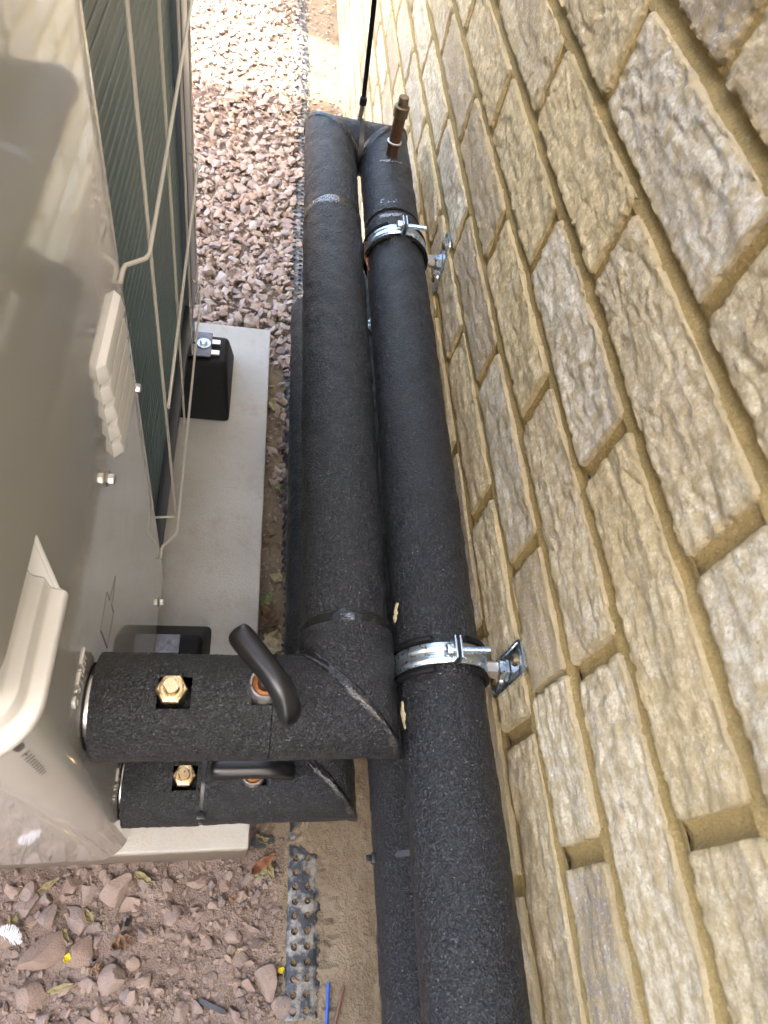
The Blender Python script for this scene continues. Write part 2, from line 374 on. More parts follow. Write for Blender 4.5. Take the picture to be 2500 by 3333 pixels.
scatter(3600, -.34, .085, 1.085, 1.9, .004, .019, .45, 1.9, .016)
scatter(5200, -.50, .10, 1.8, 3.0, .004, .017, .4, 2.0, .014)
scatter(1800, -.7, .12, 3.0, 4.4, .007, .019, .4, 1.7, .012)
scatter(150, .06, .14, 1.05, 3.6, .004, .013, .5, 1.6, .006)
scatter(900, .10, .225, 1.0, 4.0, .003, .013, .3, 1.8)
# which of them show largest in the picture
rank = []
for i, s in enumerate(stones):
    pr = project(s[:3])
    if pr and -40 < pr[0] < PW+40 and -40 < pr[1] < PH+40: rank.append((s[3]/pr[2]*(3 if s[5] == 2 else 1), i))
rank.sort(reverse=True); single = set(i for _, i in rank[:300])
gbed = thing('gravel_bed', (-.1, 1.8, -1.11), 'pinkish tan crushed gravel and stones around slab', 'gravel'); del gbed['category']; gbed['kind'] = 'structure'
def rotm(fl=.45):
    return (Matrix.Rotation(random.uniform(0, 6.283), 3, 'Z') @ Matrix.Rotation(random.gauss(0, fl), 3, 'X') @ Matrix.Rotation(random.gauss(0, fl), 3, 'Y'))
SV, SF, ST, cnt = [], [], [], 0; NV, NF, NT, nn_ = [], [], [], 0
for i, (x, y, z, s, t, big) in enumerate(stones):
    Rm = rotm(.22 if big == 2 else .5)
    if i in single:
        o = bpy.data.objects.new('stone', random.choice(ME_CL if y < .3 else ME_HI)); COL.objects.link(o); o.parent = gbed
        o.location = Vector((x, y, z+GZ))-Vector(ORG[gbed.name]); o.rotation_euler = Rm.to_euler(); o.scale = (s, s, s)
    else:
        V, F = random.choice(ROCK_XS if s < .005 else ROCK_LO)
        V = (V*s)@np.array(Rm).T+np.array((x, y, z))
        if y < .3: NV.append(V); NF += [tuple(a+nn_ for a in f) for f in F]; NT.append(np.full(len(V), t)); nn_ += len(V); continue
        SV.append(V); SF += [tuple(a+cnt for a in f) for f in F]; ST.append(np.full(len(V), t)); cnt += len(V)
b = MB(); b.v = [np.concatenate(SV)]; b.f = SF
tag(b.build('gravel', STONE, gbed, attrs={'tint': np.concatenate(ST)}, ang=28), kind='stuff')

b = MB(); b.v = [np.concatenate(NV)]; b.f = NF
tag(b.build('grit', CLAYST, gbed, attrs={'tint': np.concatenate(NT)}, ang=28), kind='stuff')

# perforated edging strip --------------------------------------------
b = MB(); pit = .0180; xs0 = np.array([.074, .090, .1075, .1250, .1425]); nh = 12
def ez(x, y): return float(-1.0955 - .022*sstep(.098, .072, x) + .004*pn(y*6, 1.2) + .002*pn(y*23, x*30) - .010*sstep(.12, .15, x) - .007*sstep(.8, 1.1, y))
def ex(x, y): return x + .010*pn(y*2.2, 7.7) + (.004 if y < .2 else -.012*sstep(.3, 1.0, y))
ang_ = np.arange(nh)/nh*2*np.pi+np.pi/nh
sq = []
for a in ang_:
    ca, sa = math.cos(a), math.sin(a); k = .5/max(abs(ca), abs(sa)); sq.append((ca*k, sa*k))
yy = -.075; row = 0
while yy < 4.4:
    for ci in range(4):
        cx = (xs0[ci]+xs0[ci+1])/2; wx = xs0[ci+1]-xs0[ci]; V = []
        for (sxq, syq), a in zip(sq, ang_):
            px, py = cx+sxq*wx, yy+syq*pit; V.append((ex(px, py), py, ez(px, py)))
        hr = .0047
        for a in ang_:
            px, py = cx+hr*math.cos(a), yy+hr*math.sin(a); V.append((ex(px, py), py, ez(px, py)))
        for a in ang_:
            px, py = cx+hr*math.cos(a), yy+hr*math.sin(a); V.append((ex(px, py), py, ez(px, py)-.0016))
        b.add(V, [(j, (j+1) % nh, nh+(j+1) % nh, nh+j) for j in range(nh)]+[(nh+j, nh+(j+1) % nh, 2*nh+(j+1) % nh, 2*nh+j) for j in range(nh)])
    yy += pit; row += 1
tag(b.build('edging_strip', EDGP), 'black perforated plastic edging strip half buried in sand beside the pipes', 'edging')
# sand spilled over the strip
xs = np.arange(.088, .2345, .0022); ys = np.arange(-.13, .36, .0022); X, Y = np.meshgrid(xs, ys, indexing='ij')
front = .139+.020*fbm(Y*22, 3.3, 0, 3)+.014*fbm(Y*75, X*40, 1, 2)-.030*sstep(.10, .135, Y)+.012*sstep(.0, -.06, Y)
hh = -1.1035+.0145*sstep(-.010, .012, X-front)+.0022*fbm(X*45, Y*45, 8, 4)+.0016*fbm(X*160, Y*160, 3, 2)
hh += .010*sstep(.13, .25, Y)*np.clip(fbm(X*30, Y*30, 4, 3)+.3, 0, 1)
tag(MB().grid(np.stack([X, Y, hh], -1)).build('spilled_sand', SOIL), 'buff sand spilled along the foot of the wall over the edging', kind='structure')

# ================================================================== BRICK WALL
wall = thing('brick_wall', (XW, 1.5, -1.11), 'pale buff handmade brick house wall with recessed sandy mortar joints', 'wall')
GA = .0722; ZT = -.1395
def perps(k):                       # y of the upright joints in course k (0 = the course under the first full bed joint)
    fix = {-1: [.374], 0: [.040, .272, .492], 1: [.156, .388, .607], 2: [.035, .267, .489, .715, .941], 3: [.148, .372, .593, .820, 1.042],
           4: [.039, .155, .266, .484, .706, .917], 5: [-.088, .138, .361], 6: [.029, .248]}
    L = list(fix.get(k, [(.037 if k % 2 == 0 else .148)+.2255])); L.sort()
    while L[-1] < 4.6: L.append(L[-1]+.2255+random.uniform(-.004, .004))
    while L[0] > -1.0: L.insert(0, L[0]-.2255+random.uniform(-.004, .004))
    return L
def brick(yc, zc, L, H, d, seed):
    ny, nz = max(6, int(L/d)), max(5, int(H/d)); y = np.linspace(-L/2, L/2, ny+1); z = np.linspace(-H/2, H/2, nz+1)
    e = min(.004, .3*d*1.4+.001)
    y = np.concatenate([[-L/2], y[1:-1], [L/2]]); Yg, Zg = np.meshgrid(y, z, indexing='ij')
    s = seed*3.17
    de = np.minimum(L/2-np.abs(Yg), H/2-np.abs(Zg)) - .0016*fbm(Yg*55+s, Zg*55, s, 3) - .0012*pn(Yg*190, Zg*190, s)
    cd = np.hypot(np.clip(np.abs(Yg)-(L/2-.006), 0, 1), np.clip(np.abs(Zg)-(H/2-.006), 0, 1)); de = np.minimum(de, .006-cd-.0010*pn(Yg*90+s, Zg*90))
    face = .0020*fbm(Yg*9+s, Zg*22, s, 2) + .0011*fbm(Yg*34+s, Zg*95, s+4, 4, .62) 
    rid = 1-np.abs(fbm(Yg*16+s, Zg*40+.6*pn(Yg*30, Zg*30, s), s+9, 3)); face -= .0032*np.clip(rid-.84, 0, 1)*7*.35*(pn(Yg*7+s, Zg*10, 3) > -.1)
    out = face + .0019 - .015*(1-sstep(-.0006, .0017, de))
    P = np.stack([XW-out, yc+Yg, zc+Zg], -1); return P, np.clip(de, 0, .05)
LV, LF, LE, ln = [], [], [], 0; nb = 0
bedz = []
for k in range(-56, 15):
    zt = ZT-GA*k; zb = zt-GA; bedz.append(zt); zc = (zt+zb)/2; H = GA-.0085
    pj = perps(k); random.seed(900+k)
    for a, c in zip(pj[:-1], pj[1:]):
        wl, wr = random.uniform(.0042, .0065), random.uniform(.0042, .0065)
        if k == 4 and abs(a-.155) < .01: wl = .0004
        if k == 4 and abs(c-.155) < .01: wr = .0004
        if c < -.95: continue
        y0, y1 = a+wl, c-wr; yc, L = (y0+y1)/2, y1-y0
        vis = False; dist = 9
        for yq in (y0, yc, y1):
            for zq in (zt, zb):
                pr = project((XW, yq, zq))
                if pr and -60 < pr[0] < PW+60 and -60 < pr[1] < PH+60: vis = True; dist = min(dist, pr[2])
        if vis and yc < 3.3 and nb < 300:
            d = .0019 if dist < .45 else .0026 if dist < .75 else .004 if dist < 1.3 else .007
            P, de = brick(yc, zc+random.uniform(-.0008, .0008), L, H, d, nb+1); b = MB(); b.grid(P[::-1]); nb += 1
            b.build('brick', BRICK, wall, attrs={'edge': de[::-1].ravel()}, org=(XW, yc, zc+GZ), ang=80)
        else:
            m = MB(); x0, x1 = XW+random.uniform(-.0012, .0012), XW+.012; e = .003
            V = [(x1,y0,zb+.0025),(x1,y1,zb+.0025),(x1,y1,zt-.0025),(x1,y0,zt-.0025),(x0,y0+e,zb+.0025+e),(x0,y1-e,zb+.0025+e),(x0,y1-e,zt-.0025-e),(x0,y0+e,zt-.0025-e)]
            LV.append(np.array(V)); LF += [tuple(i+ln for i in f) for f in [(4,7,6,5),(0,4,5,1),(1,5,6,2),(2,6,7,3),(3,7,4,0)]]; ln += 8; LE += [0]*4+[.02]*4
b = MB(); b.v = [np.concatenate(LV)]; b.f = LF
tag(b.build('brick_courses', BRICK, wall, smooth=False, attrs={'edge': LE}), kind='stuff')
# mortar: hollow-tooled bed joints and upright joints
mb = MB(); prof = np.array([-.0095, -.006, -.0035, -.0012, .0012, .0035, .006, .0095]); pd = np.array([.0008, .0012, .0030, .0043, .0043, .0030, .0012, .0008])
for zt in bedz:
    fine = -1.25 < zt < .05
    ys = np.concatenate([np.arange(-1.0, -.1, .1), np.arange(-.1, 1.3, .005), np.arange(1.3, 4.7, .03)]) if fine else np.linspace(-1.0, 4.7, 8)
    Y = ys[:, None]+0*prof; Zc = zt+prof+.0009*pn(ys*11, zt*50)[:, None]
    X = XW+pd[None, :]+(.0013*fbm(Y*30, Zc*30, zt, 3)+.0007*pn(Y*160, Zc*160) if fine else 0*Y)
    mb.grid(np.stack([X, Y, Zc], -1)[::-1])
for k in range(-6, 15):
    zt = ZT-GA*k-.0048; zb = zt-GA+.0096; random.seed(900+k)
    for p in perps(k):
        if not -.3 < p < 3.4 or (k == 4 and abs(p-.155) < .01): continue
        zs = np.linspace(zb, zt, 20 if p < 1.3 else 4); Yc = p+prof[None, :]*1.25+0*zs[:, None]; Zz = zs[:, None]+0*prof
        X = XW+pd[None, :]*1.25+.0009*fbm(Yc*45, Zz*45, k, 3)
        mb.grid(np.stack([X, Yc, Zz], -1))
mb.build('mortar', MORT, wall, ang=70)
MB().box((XW+.0115, -1.0, -1.15), (XW+.30, 4.7, 3.05)).build('wall_core', MORT, wall, smooth=False)
b = MB(); b.add([(-.83,-.06,2.02),(-.83,.24,2.02),(XW,-.30,2.20),(XW,-.78,2.20),(-.83,-.06,2.10),(-.83,.24,2.10),(XW,-.30,2.32),(XW,-.78,2.32)], [(0,3,2,1),(4,5,6,7),(0,1,5,4),(1,2,6,5),(2,3,7,6),(3,0,4,7)])
b.build('shadow_caster_slab', CASTER, wall, smooth=False)  # unseen slanted slab, added only to cast the shadow patch at the far end
# unseen house added behind the viewer to keep the passage in the shade
nh_ = thing('shade_caster_house', (-3.0, -5.4, -1.11), 'unseen house block added behind the viewer to shade the passage', 'house')
SH_Y = 2.26
ht = (SH_Y+3.0)*1.11-1.11
MB().box((-7.5, -8., -1.11), (.235, -3.0, ht)).build('wall', CASTER, nh_, smooth=False)
MB().box((-7.7, -8.2, ht+.003), (.40, -3.05, ht+.06)).build('roof', CASTER, nh_, smooth=False)
for xw_ in (-5.5, -3.2): 
    MB().box((xw_, -2.998, .1), (xw_+1.0, -2.96, 1.4)).build('window', DARK, nh_, smooth=False)

# ================================================================== SLAB AND FEET
b = MB(); xs = np.linspace(SL['x0'], SL['x1'], 90); ys = np.linspace(SL['y0'], SL['y1'], 150)
b.box((SL['x0'], SL['y0'], SL['zb']), (SL['x1'], SL['y1'], SL['zt']))
slab = tag(b.build('concrete_slab', CONC, bevel=.004, seg=3), 'pale grey cast concrete slab under the heat pump', 'slab')
def foot(y0t, y1t, xr, label, near):
    t = thing('mounting_block', (-.28, (y0t+y1t)/2, SL['zt']), label, 'block', 'rubber mounting blocks under the heat pump')
    y0b, y1b = y0t-.055, y1t+.055; zt, zb = -.902, SL['zt']+.0005; xl = -.52
    V = [(xl,y0b,zb),(xr+.001,y0b,zb),(xr+.001,y1b,zb),(xl,y1b,zb),(xl,y0t,zt),(xr-.008,y0t,zt),(xr-.008,y1t,zt),(xl,y1t,zt)]
    m = MB(); m.add(V, [(0,3,2,1),(4,5,6,7),(0,1,5,4),(1,2,6,5),(2,3,7,6),(3,0,4,7)]); m.build('rubber_body', RUB, t, bevel=.009, seg=3)
    yc = (y0t+y1t)/2
    for dy in (() if near else (-.013, .013)):
        m = MB(); m.box((-.45, yc+dy-.0055, zt-.001), (xr-.022, yc+dy+.0055, zt+.0055)); m.build('rail', ALU, t, bevel=.0012)
    m = MB(); m.box((-.42, yc-.030, zt+.0062), (xr-.036, yc-.003, zt+.0105)); m.build('foot_plate', GUN, t, bevel=.002)
    m = MB(); m.box((-.42, yc+.003, zt+.0062), (xr-.036, yc+.030, zt+.0105)); m.build('foot_plate', GUN, t, bevel=.002)
    if not near:
     m = MB(); m.lathe((xr-.050, yc, zt+.0107), [(.0125, 0), (.0125, .0012), (.0118, .0016)], 24); wsh = m.build('washer', ZINC, t)
     m = MB(); m.lathe((xr-.050, yc, zt+.0125), [(.0062, 0), (.0064, .0008), (.0064, .0048), (.0055, .0056)], 6); m.build('bolt', ZINC, t, ang=20)
    m = MB(); m.box((-.40, yc-.034, zt+.0108), (-.105, yc+.034, -.866)); m.build('support_leg', GUN, t, smooth=False)
    return t
foot(.880, .9465, -.037, 'black rubber mounting block with bolt on the far part of slab', False)
foot(.300, .3660, -.037, 'black rubber mounting block half hidden behind the upper valve pipe', True)

# ================================================================== HEAT PUMP
XR, YE, YC, YF, ZB, ZP = -.102, .089, .437, 1.005, -.862, .16
hp = thing('heat_pump', (-.30, .55, ZB), 'cream heat pump outdoor unit with dark finned coil behind wire guard', 'heat pump')
RC = .031
def corner_path(off=0., y_from=YC, x_to=-.50, n=14, r=RC):
    cx, cy = XR-r, YE+r; P = [(XR+off, y_from)]
    for yq in (.40, .36, .32, .28, .24, .215, .198, .182, .165, .15, .135):
        if cy < yq < y_from-.001: P.append((XR+off, yq))
    for a in np.linspace(0, math.pi/2, n): P.append((cx+(r+off)*math.cos(a), cy-(r+off)*math.sin(a)))
    for xq in (-.16, -.195, -.235, -.30, -.40, -.50):
        if x_to-.001 <= xq < cx: P.append((xq, YE-off))
    return np.array(P)
HY, HZ0, HZ1, HX = .182, -.388, -.322, -.235
cp = corner_path(); zs = np.unique(np.concatenate([np.linspace(ZB, HZ0, 20), np.linspace(HZ0, HZ1, 5), np.linspace(HZ1, ZP, 14)]))
P = np.zeros((len(zs), len(cp), 3)); P[..., 0] = cp[None, :, 0]; P[..., 1] = cp[None, :, 1]; P[..., 2] = zs[:, None]
ci = corner_path(-.0022)
Pi = P.copy(); Pi[..., 0] = ci[None, :, 0]; Pi[..., 1] = ci[None, :, 1]
b = MB(); nzp, ncp = P.shape[:2]
ring = np.concatenate([P, Pi[:, ::-1]], 1)
zm = (zs[:-1]+zs[1:])/2; msk = np.ones((nzp, 2*ncp), bool); pm = (cp[:-1]+cp[1:])/2
cut = (pm[:, 1] < HY) & (pm[:, 0] > HX)
for a_ in np.where((zm > HZ0) & (zm < HZ1))[0]:
    for c_ in np.where(cut)[0]: msk[a_, c_] = False; msk[a_, 2*ncp-2-c_] = False
b.grid(ring, closev=True, mask=msk)
b.f += [tuple(range(2*ncp)), tuple(range((nzp-1)*2*ncp, nzp*2*ncp))[::-1]]
panel = fixn(b.build('wrap_panel', PANEL, hp, ang=50))
MB().box((-.50, YE+.002, ZP+.001), (XR+.001, YF+.003, ZP+.03)).build('top_cover', PANEL, hp, bevel=.006)
MB().box((-.50, YE+.034, ZB+.004), (XR-.006, YF, ZB+.018)).build('base_pan', DARK, hp, smooth=False)
MB().box((-.50, YF-.002, ZB+.02), (-.130, YF+.001, ZP)).build('far_panel', PANEL, hp, smooth=False)
MB().box((-.504, YE+.004, ZB+.02), (-.501, YF, ZP)).build('front_panel', PANEL, hp, smooth=False)
MB().box((-.135, .935, ZB+.0185), (XR-.004, YF-.0025, ZP-.002)).build('corner_post', POST, hp, bevel=.004)
b = MB(); b.box((-.122, YC+.004, ZB+.0185), (XR-.003, .934, ZB+.034)); b.build('bottom_rail', DARK, hp, bevel=.002)
coil = MB().box((-.150, YC-.02, ZB+.0187), (-.1225, .934, ZP-.01)).build('coil', COIL, hp, smooth=False)
fb = MB(); fp = .0135
fb.box((-.1224, YC-.015, 0), (-.1185, .933, fp*.84)); f0 = None; z0 = ZB+.036
nf = int((ZP-.012-z0)/fp)
for i in range(nf):
    if f0 is None: f0 = fb.build('fin', COIL, coil, bevel=.0013, seg=1, zs=GZ+z0)
    else:
        o = f0.copy(); COL.objects.link(o); o.location = f0.location+Vector((random.uniform(-.0003, .0003), 0, fp*i))
# wire guard
def gx(y): return -.0835-.016*(y-.46)
for y in (.487, .636, .780, .893):
    lo = -.792 if y < .5 else -.79
    pts = [(gx(y)-.0034, y, .13)]+[(gx(y)-.0034, y, z) for z in np.linspace(.1, lo+.004, 10)]+([(gx(y)-.006, y, lo), (-.116, y-.003, lo)] if y < .5 else [])
    MB().tube(pts, .0016, 10).build('guard_wire', WIRE, hp)
for z, yn in ((-.150, .455), (-.359, .455), (-.5675, .480), (-.790, .460)):
    pts = [(gx(.94)-.016, .955, z), (gx(.94), .940, z)]+[(gx(y), y, z+.0012*math.sin(y*9)) for y in np.linspace(.93, yn+.004, 12)]
    if yn < .47: pts += [(gx(yn)-.002, yn-.003, z), (XR+.0035, .4415, z), (XR+.0022, .437, z-.001), (XR+.0020, .424, z-.002)]
    MB().tube(pts, .0018, 10).build('guard_wire', WIRE, hp)
# louvres
for i in range(5):
    z1 = -.357-.0208*i; y0, y1 = .333, .412
    m = MB(); x0 = XR-.001; d = .0080
    V = [(x0,y0-.003,z1),(x0,y1,z1),(x0,y1,z1-.0158),(x0,y0-.003,z1-.0158),(x0+d*.80,y0+.004,z1-.0008),(x0+d*.80,y1-.006,z1-.0008),(x0+d,y1-.006,z1-.0140),(x0+d,y0+.004,z1-.0140)]
    m.add(V, [(0,1,2,3),(4,7,6,5),(0,4,5,1),(1,5,6,2),(2,6,7,3),(3,7,4,0)]); fixn(m.build('louvre', MOULD, hp, bevel=.0011, seg=2))
# screws
def screw(c):
    m = MB(); m.lathe((XR+.0002, *c), [(.0062, 0), (.0066, .0006), (.0058, .0014)], 20, 'x'); s_ = m.build('screw', STEEL, hp)
    m = MB(); m.lathe((XR+.0016, *c), [(.0040, 0), (.0042, .0004), (.0042, .0038), (.0036, .0046)], 6, 'x'); m.build('screw_head', STEEL, s_, ang=20)
for c in ((.303, -.4435), (.390, -.850), (.426, -.478), (.30, -.815)): screw(c)
# handle moulding wrapped round the corner
prof = [(.0002,-.3965),(.0024,-.3948),(.0038,-.3915),(.0040,-.3880),(.0034,-.3855),(.0022,-.3842),(-.0030,-.3822),(-.0040,-.3806),(-.0044,-.3785),(-.0050,-.3705),(-.0058,-.3690),(-.0108,-.3668),(-.0116,-.3652),(-.0120,-.3630),(-.0124,-.3560),(-.0132,-.3545),(-.0172,-.3525),(-.0182,-.3505),(-.0184,-.3380),(-.0160,-.3260),(-.0100,-.3225),(-.0004,-.3218)]
pa = [corner_path(o_, HY, HX, 14) for o_, _ in prof]
P = np.array([[(x, y, z) for x, y in pa[i]] for i, (_, z) in enumerate(prof)])
hd = fixn(MB().grid(P).build('handle', MOULD, hp, ang=40))
m = MB(); ec = [(XR+o_, HY+.0003, z) for o_, z in prof]; m.grid(np.array([ec, [(XR+max(.0005, o_), HY+.0003, z) for o_, z in prof]])); m.build('handle_end', MOULD, hd)
# raised lettering and arrow on the rear face
def letters(txt, y, z, size, label):
    cu = bpy.data.curves.new('t', 'FONT'); cu.body = txt; cu.size = size; cu.extrude = .0005; cu.bevel_depth = .0004; cu.space_character = 1.0
    ob = bpy.data.objects.new('t', cu); COL.objects.link(ob); bpy.context.view_layer.update()
    me = bpy.data.meshes.new_from_object(ob.evaluated_get(bpy.context.evaluated_depsgraph_get())); bpy.data.objects.remove(ob)
    V = np.array([v.co[:] for v in me.vertices]); F = [tuple(p.vertices) for p in me.polygons]
    m = MB(); m.add(np.stack([XR+.0004+V[:, 2], y+V[:, 0]*.66, z+V[:, 1]], 1), F); o = m.build('raised_lettering', PANEL, hp, smooth=False); o['label'] = label
letters('OUTLET', .1400, -.4830, .0165, 'raised word OUTLET beside the upper pipe')
letters('INLET', .122, -.716, .0165, 'raised word INLET beside the lower pipe')
arrow = [(.2698,-.5381),(.2569,-.5442),(.2454,-.5436),(.2445,-.5571),(.2127,-.555),(.2124,-.5172),(.2448,-.517),(.2448,-.5325)]
for (a, c) in zip(arrow, arrow[1:]+arrow[:1]):
    MB().tube([(XR+.0001, *a), (XR+.0001, *c)], .0003, 6).build('arrow_line', FAINT, hp)
# small print on the corner
mk = thing('x', (0, 0, 0), 'x', 'x'); bpy.data.objects.remove(mk)
def mark(z, h, wd, a0=math.radians(44)):
    P = []
    for zz in (z, z-h):
        P.append([(XR-RC+(RC+.0003)*math.cos(a), YE+RC-(RC+.0003)*math.sin(a), zz) for a in np.linspace(a0-wd/2/RC, a0+wd/2/RC, 4)])
    MB().grid(P).build('printed_mark', INK, hp)
for i in range(6): mark(-.398-.0024*i, .0012, .0062-.0007*abs(i-2.5)*1.2)
mark(-.4190, .0012, .0052); mark(-.4203, .0024, .0010)
for i in range(9): mark(-.4260-.0052*i, .0015, (.0045, .0052, .0035, .0042, .0046, .004, .0046, .0038, .0032)[i])
# pipe entries
for yv, zv in ((.158, -.530), (.145, -.755)):
    m = MB(); m.lathe((XR-.002, yv, zv), [(.0315, 0), (.0315, .0026), (.0300, .0030), (.0300, .0005)], 40, 'x'); m.build('grommet', RUB, hp)
    m = MB(); m.lathe((XR-.004, yv, zv), [(.022, 0), (.022, .012), (.021, .0135), (.021, .018)], 32, 'x'); m.build('pipe_connector', STEEL, hp)

# ================================================================== INSULATED PIPES
def hpipe(pts, r, ds=.004, n=72, hole=None, amp=.0011, caps=(1, 1), seed=0.):
    """foam sleeve along a horizontal path with mitred corners; hole = (s0, s1, a0, a1) windows cut out of the foam"""
    pts = [np.array(p, float) for p in pts]; st = []; S = 0.
    for i in range(len(pts)-1):
        d = pts[i+1]-pts[i]; L = np.linalg.norm(d); m = max(2, int(L/ds)); d /= L
        for k in range(m+1):
            if k == 0 and i > 0: continue
            last = k == m
            st.append((pts[i]+d*L*k/m, d if not (last and i < len(pts)-2) else None, i, S+L*k/m))
        S += L
    P = []; a = np.arange(n)/n*2*np.pi; sv = []
    for p, d, i, s_ in st:
        up = np.array((0, 0, 1.))
        if d is None:
            d1 = pts[i+1]-pts[i]; d1 /= np.linalg.norm(d1); d2 = pts[i+2]-pts[i+1]; d2 /= np.linalg.norm(d2)
            n1 = np.cross(d1, up); n2 = np.cross(d2, up); nn = n1+n2; nn /= np.linalg.norm(nn); nn = nn/max(.3, nn@n1)
        else: nn = np.cross(d, up); nn /= np.linalg.norm(nn)
        q_ = np.cos(a)[:, None]*up+np.sin(a)[:, None]*nn
        rr = r+amp*fbm(p[0]*35+np.cos(a)*1.3+seed, p[1]*35+np.sin(a)*1.3, seed, 3)+.35*amp*RS.randn(n)*.6
        P.append(p+rr[:, None]*q_); sv.append(s_)
    P = np.array(P); m = MB(); mask = None
    if hole:
        mask = np.ones((len(P), n), bool); sv = np.array(sv); am = np.degrees((a+np.pi) % (2*np.pi)-np.pi)
        for s0, s1, a0, a1 in hole:
            mask[np.ix_((sv >= s0) & (sv < s1), (am >= a0) & (am < a1))] = False
    b0 = m.n; m.grid(P, closev=True, mask=mask[:, :] if mask is not None else None)
    for c_, idx, ring in ((caps[0], 0, P[0]), (caps[1], len(P)-1, P[-1])):
        if c_:
            ce = ring.mean(0); inn = ce+(ring-ce)*.45; b1 = m.n
            m.add(inn, []); base = idx*n
            for j in range(n):
                j2 = (j+1) % n; q4 = (base+j, base+j2, b1+j2, b1+j); m.f.append(q4 if idx else q4[::-1])
            m.f.append(tuple(b1+j for j in range(n)) if idx else tuple(b1+j for j in range(n))[::-1])
    return m, P
def sleeve(parent, pts, r, name='foam_sleeve', **k):
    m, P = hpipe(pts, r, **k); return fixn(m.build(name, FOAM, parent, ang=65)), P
def band(parent, c, ax, r, w, mat=GLUE, seed=1., raise_=.0008, a0=-180, a1=180, name='glue_seam'):
    n = 90; a = np.radians(np.linspace(a0, a1, n)); P = []
    for k in np.linspace(-1, 1, 9):
        ww = w*(1+.35*fbm(np.cos(a)*2+seed, np.sin(a)*2, seed, 3))
        off = k*ww+.0015*fbm(np.cos(a)*3+seed, np.sin(a)*3, seed+5, 2)
        rr = r+raise_*(1-k**4)+.0006*fbm(np.cos(a)*12+seed, np.sin(a)*12, k*3+seed, 2)-.0014*abs(k)**8
        q_ = np.stack([off, np.sin(a)*rr, np.cos(a)*rr], 1) if ax == 'x' else np.stack([np.sin(a)*rr, off, np.cos(a)*rr], 1)
        P.append(q_+np.array(c))
    return fixn(MB().grid(P).build(name, mat, parent, ang=80))
def mitre_seam(parent, c, r, w, seed):           # stub comes from -x, run leaves to +y
    n = 110; a = np.linspace(0, 2*np.pi, n); P = []
    for k in np.linspace(-1, 1, 9):
        rr = r+.0012*(1-abs(k)**3)+.0008*fbm(np.cos(a)*9+seed, np.sin(a)*9, k*2+seed, 3)-.0010*abs(k)**6
        h = np.sin(a)*rr; z = np.cos(a)*rr; ww = w*(1+.4*fbm(np.cos(a)*2.5+seed, np.sin(a)*2.5, seed+3, 3))
        x = h.copy(); y = -h.copy()                # mitre plane: along (1,-1)
        if k < 0: x = x+k*ww
        else: y = y+k*ww
        P.append(np.stack([c[0]+x, c[1]+y, c[2]+z], 1))
    return fixn(MB().grid(P).build('mitre_seam', GLUE, parent, ang=80))
U1, U2, UZ = (.0903, .158), .170, -.532
up = thing('insulated_pipe', (.12, .5, UZ-.037), 'upper black foam insulated pipe loop with angled valve lever and copper vent', 'pipe')
SX = .0                                            # stub window positions measured from its start
stub_s0 = -.0970
s1, _ = sleeve(up, [(stub_s0, U1[1], UZ), (.0285, U1[1], UZ)], .0392, ds=.0021, n=96, hole=[(.0435, .0660, -17, 18), (.1095, .1240, -15, 15)], seed=1.)
s2, _ = sleeve(up, [(.0290, U1[1], UZ), (U1[0], U1[1], UZ), (U1[0], .216, UZ)], .0396, ds=.0025, seed=2.)
s3, _ = sleeve(up, [(U1[0], .2165, UZ), (U1[0], .782, UZ)], .0374, seed=3.)
s4, _ = sleeve(up, [(U1[0], .7825, UZ), (U1[0], .975, UZ), (U2, .975, UZ), (U2, .786, UZ)], .0362, seed=4.)
s5, _ = sleeve(up, [(U2, .780, UZ), (U2, -.50, UZ)], .0362, seed=5.)
MB().tube([(-.09, U1[1], UZ), (.08, U1[1], UZ)], .0205, 24).build('inner_pipe', RUB, up)
MB().tube([(U2, .80, UZ), (U2, .76, UZ)], .0300, 24).build('inner_pipe', RUB, up)
mitre_seam(up, (U1[0], U1[1], UZ), .0398, .0062, 3.1)
band(up, (.0290, U1[1], UZ), 'x', .0395, .0055, seed=8., a0=10, a1=180, raise_=.0006)
band(up, (U1[0], .2185, UZ), 'y', .0385, .0065, seed=5.); band(up, (U1[0], .2190, UZ), 'y', .0392, .0045, SMEAR, 6., .0003, -14, 2, 'glue_smear')
band(up, (U1[0], .7830, UZ), 'y', .0366, .010, seed=11.); band(up, (U1[0], .784, UZ), 'y', .0372, .009, SMEAR, 12., .0004, -50, 5, 'glue_smear')
band(up, (U2, .800, UZ), 'y', .0362, .0075, SMEAR, 14., .0003, -35, 0, 'glue_smear'); band(up, (U2, .772, UZ), 'y', .0363, .0045, SMEAR, 15., .0003, -40, 5, 'glue_smear')
def far_seam(parent, c, r, sgn, seed, z):
    n = 90; a = np.linspace(0, 2*np.pi, n); P = []
    for k in np.linspace(-1, 1, 7):
        rr = r+.0012*(1-abs(k)**3)+.0008*fbm(np.cos(a)*9+seed, np.sin(a)*9, k+seed, 3); h = np.sin(a)*rr; zz = np.cos(a)*rr
        x, y = sgn*h, -h if True else h
        x = -sgn*h; y = h*1.
        if k < 0: y = y+k*.0065
        else: x = x+sgn*k*.0065
        P.append(np.stack([c[0]+x, c[1]+y, z+zz], 1))
    return fixn(MB().grid(P).build('mitre_seam', GLUE, parent, ang=80))
far_seam(up, (U1[0], .975), .0366, 1, 21., UZ); far_seam(up, (U2, .975), .0366, -1, 22., UZ)
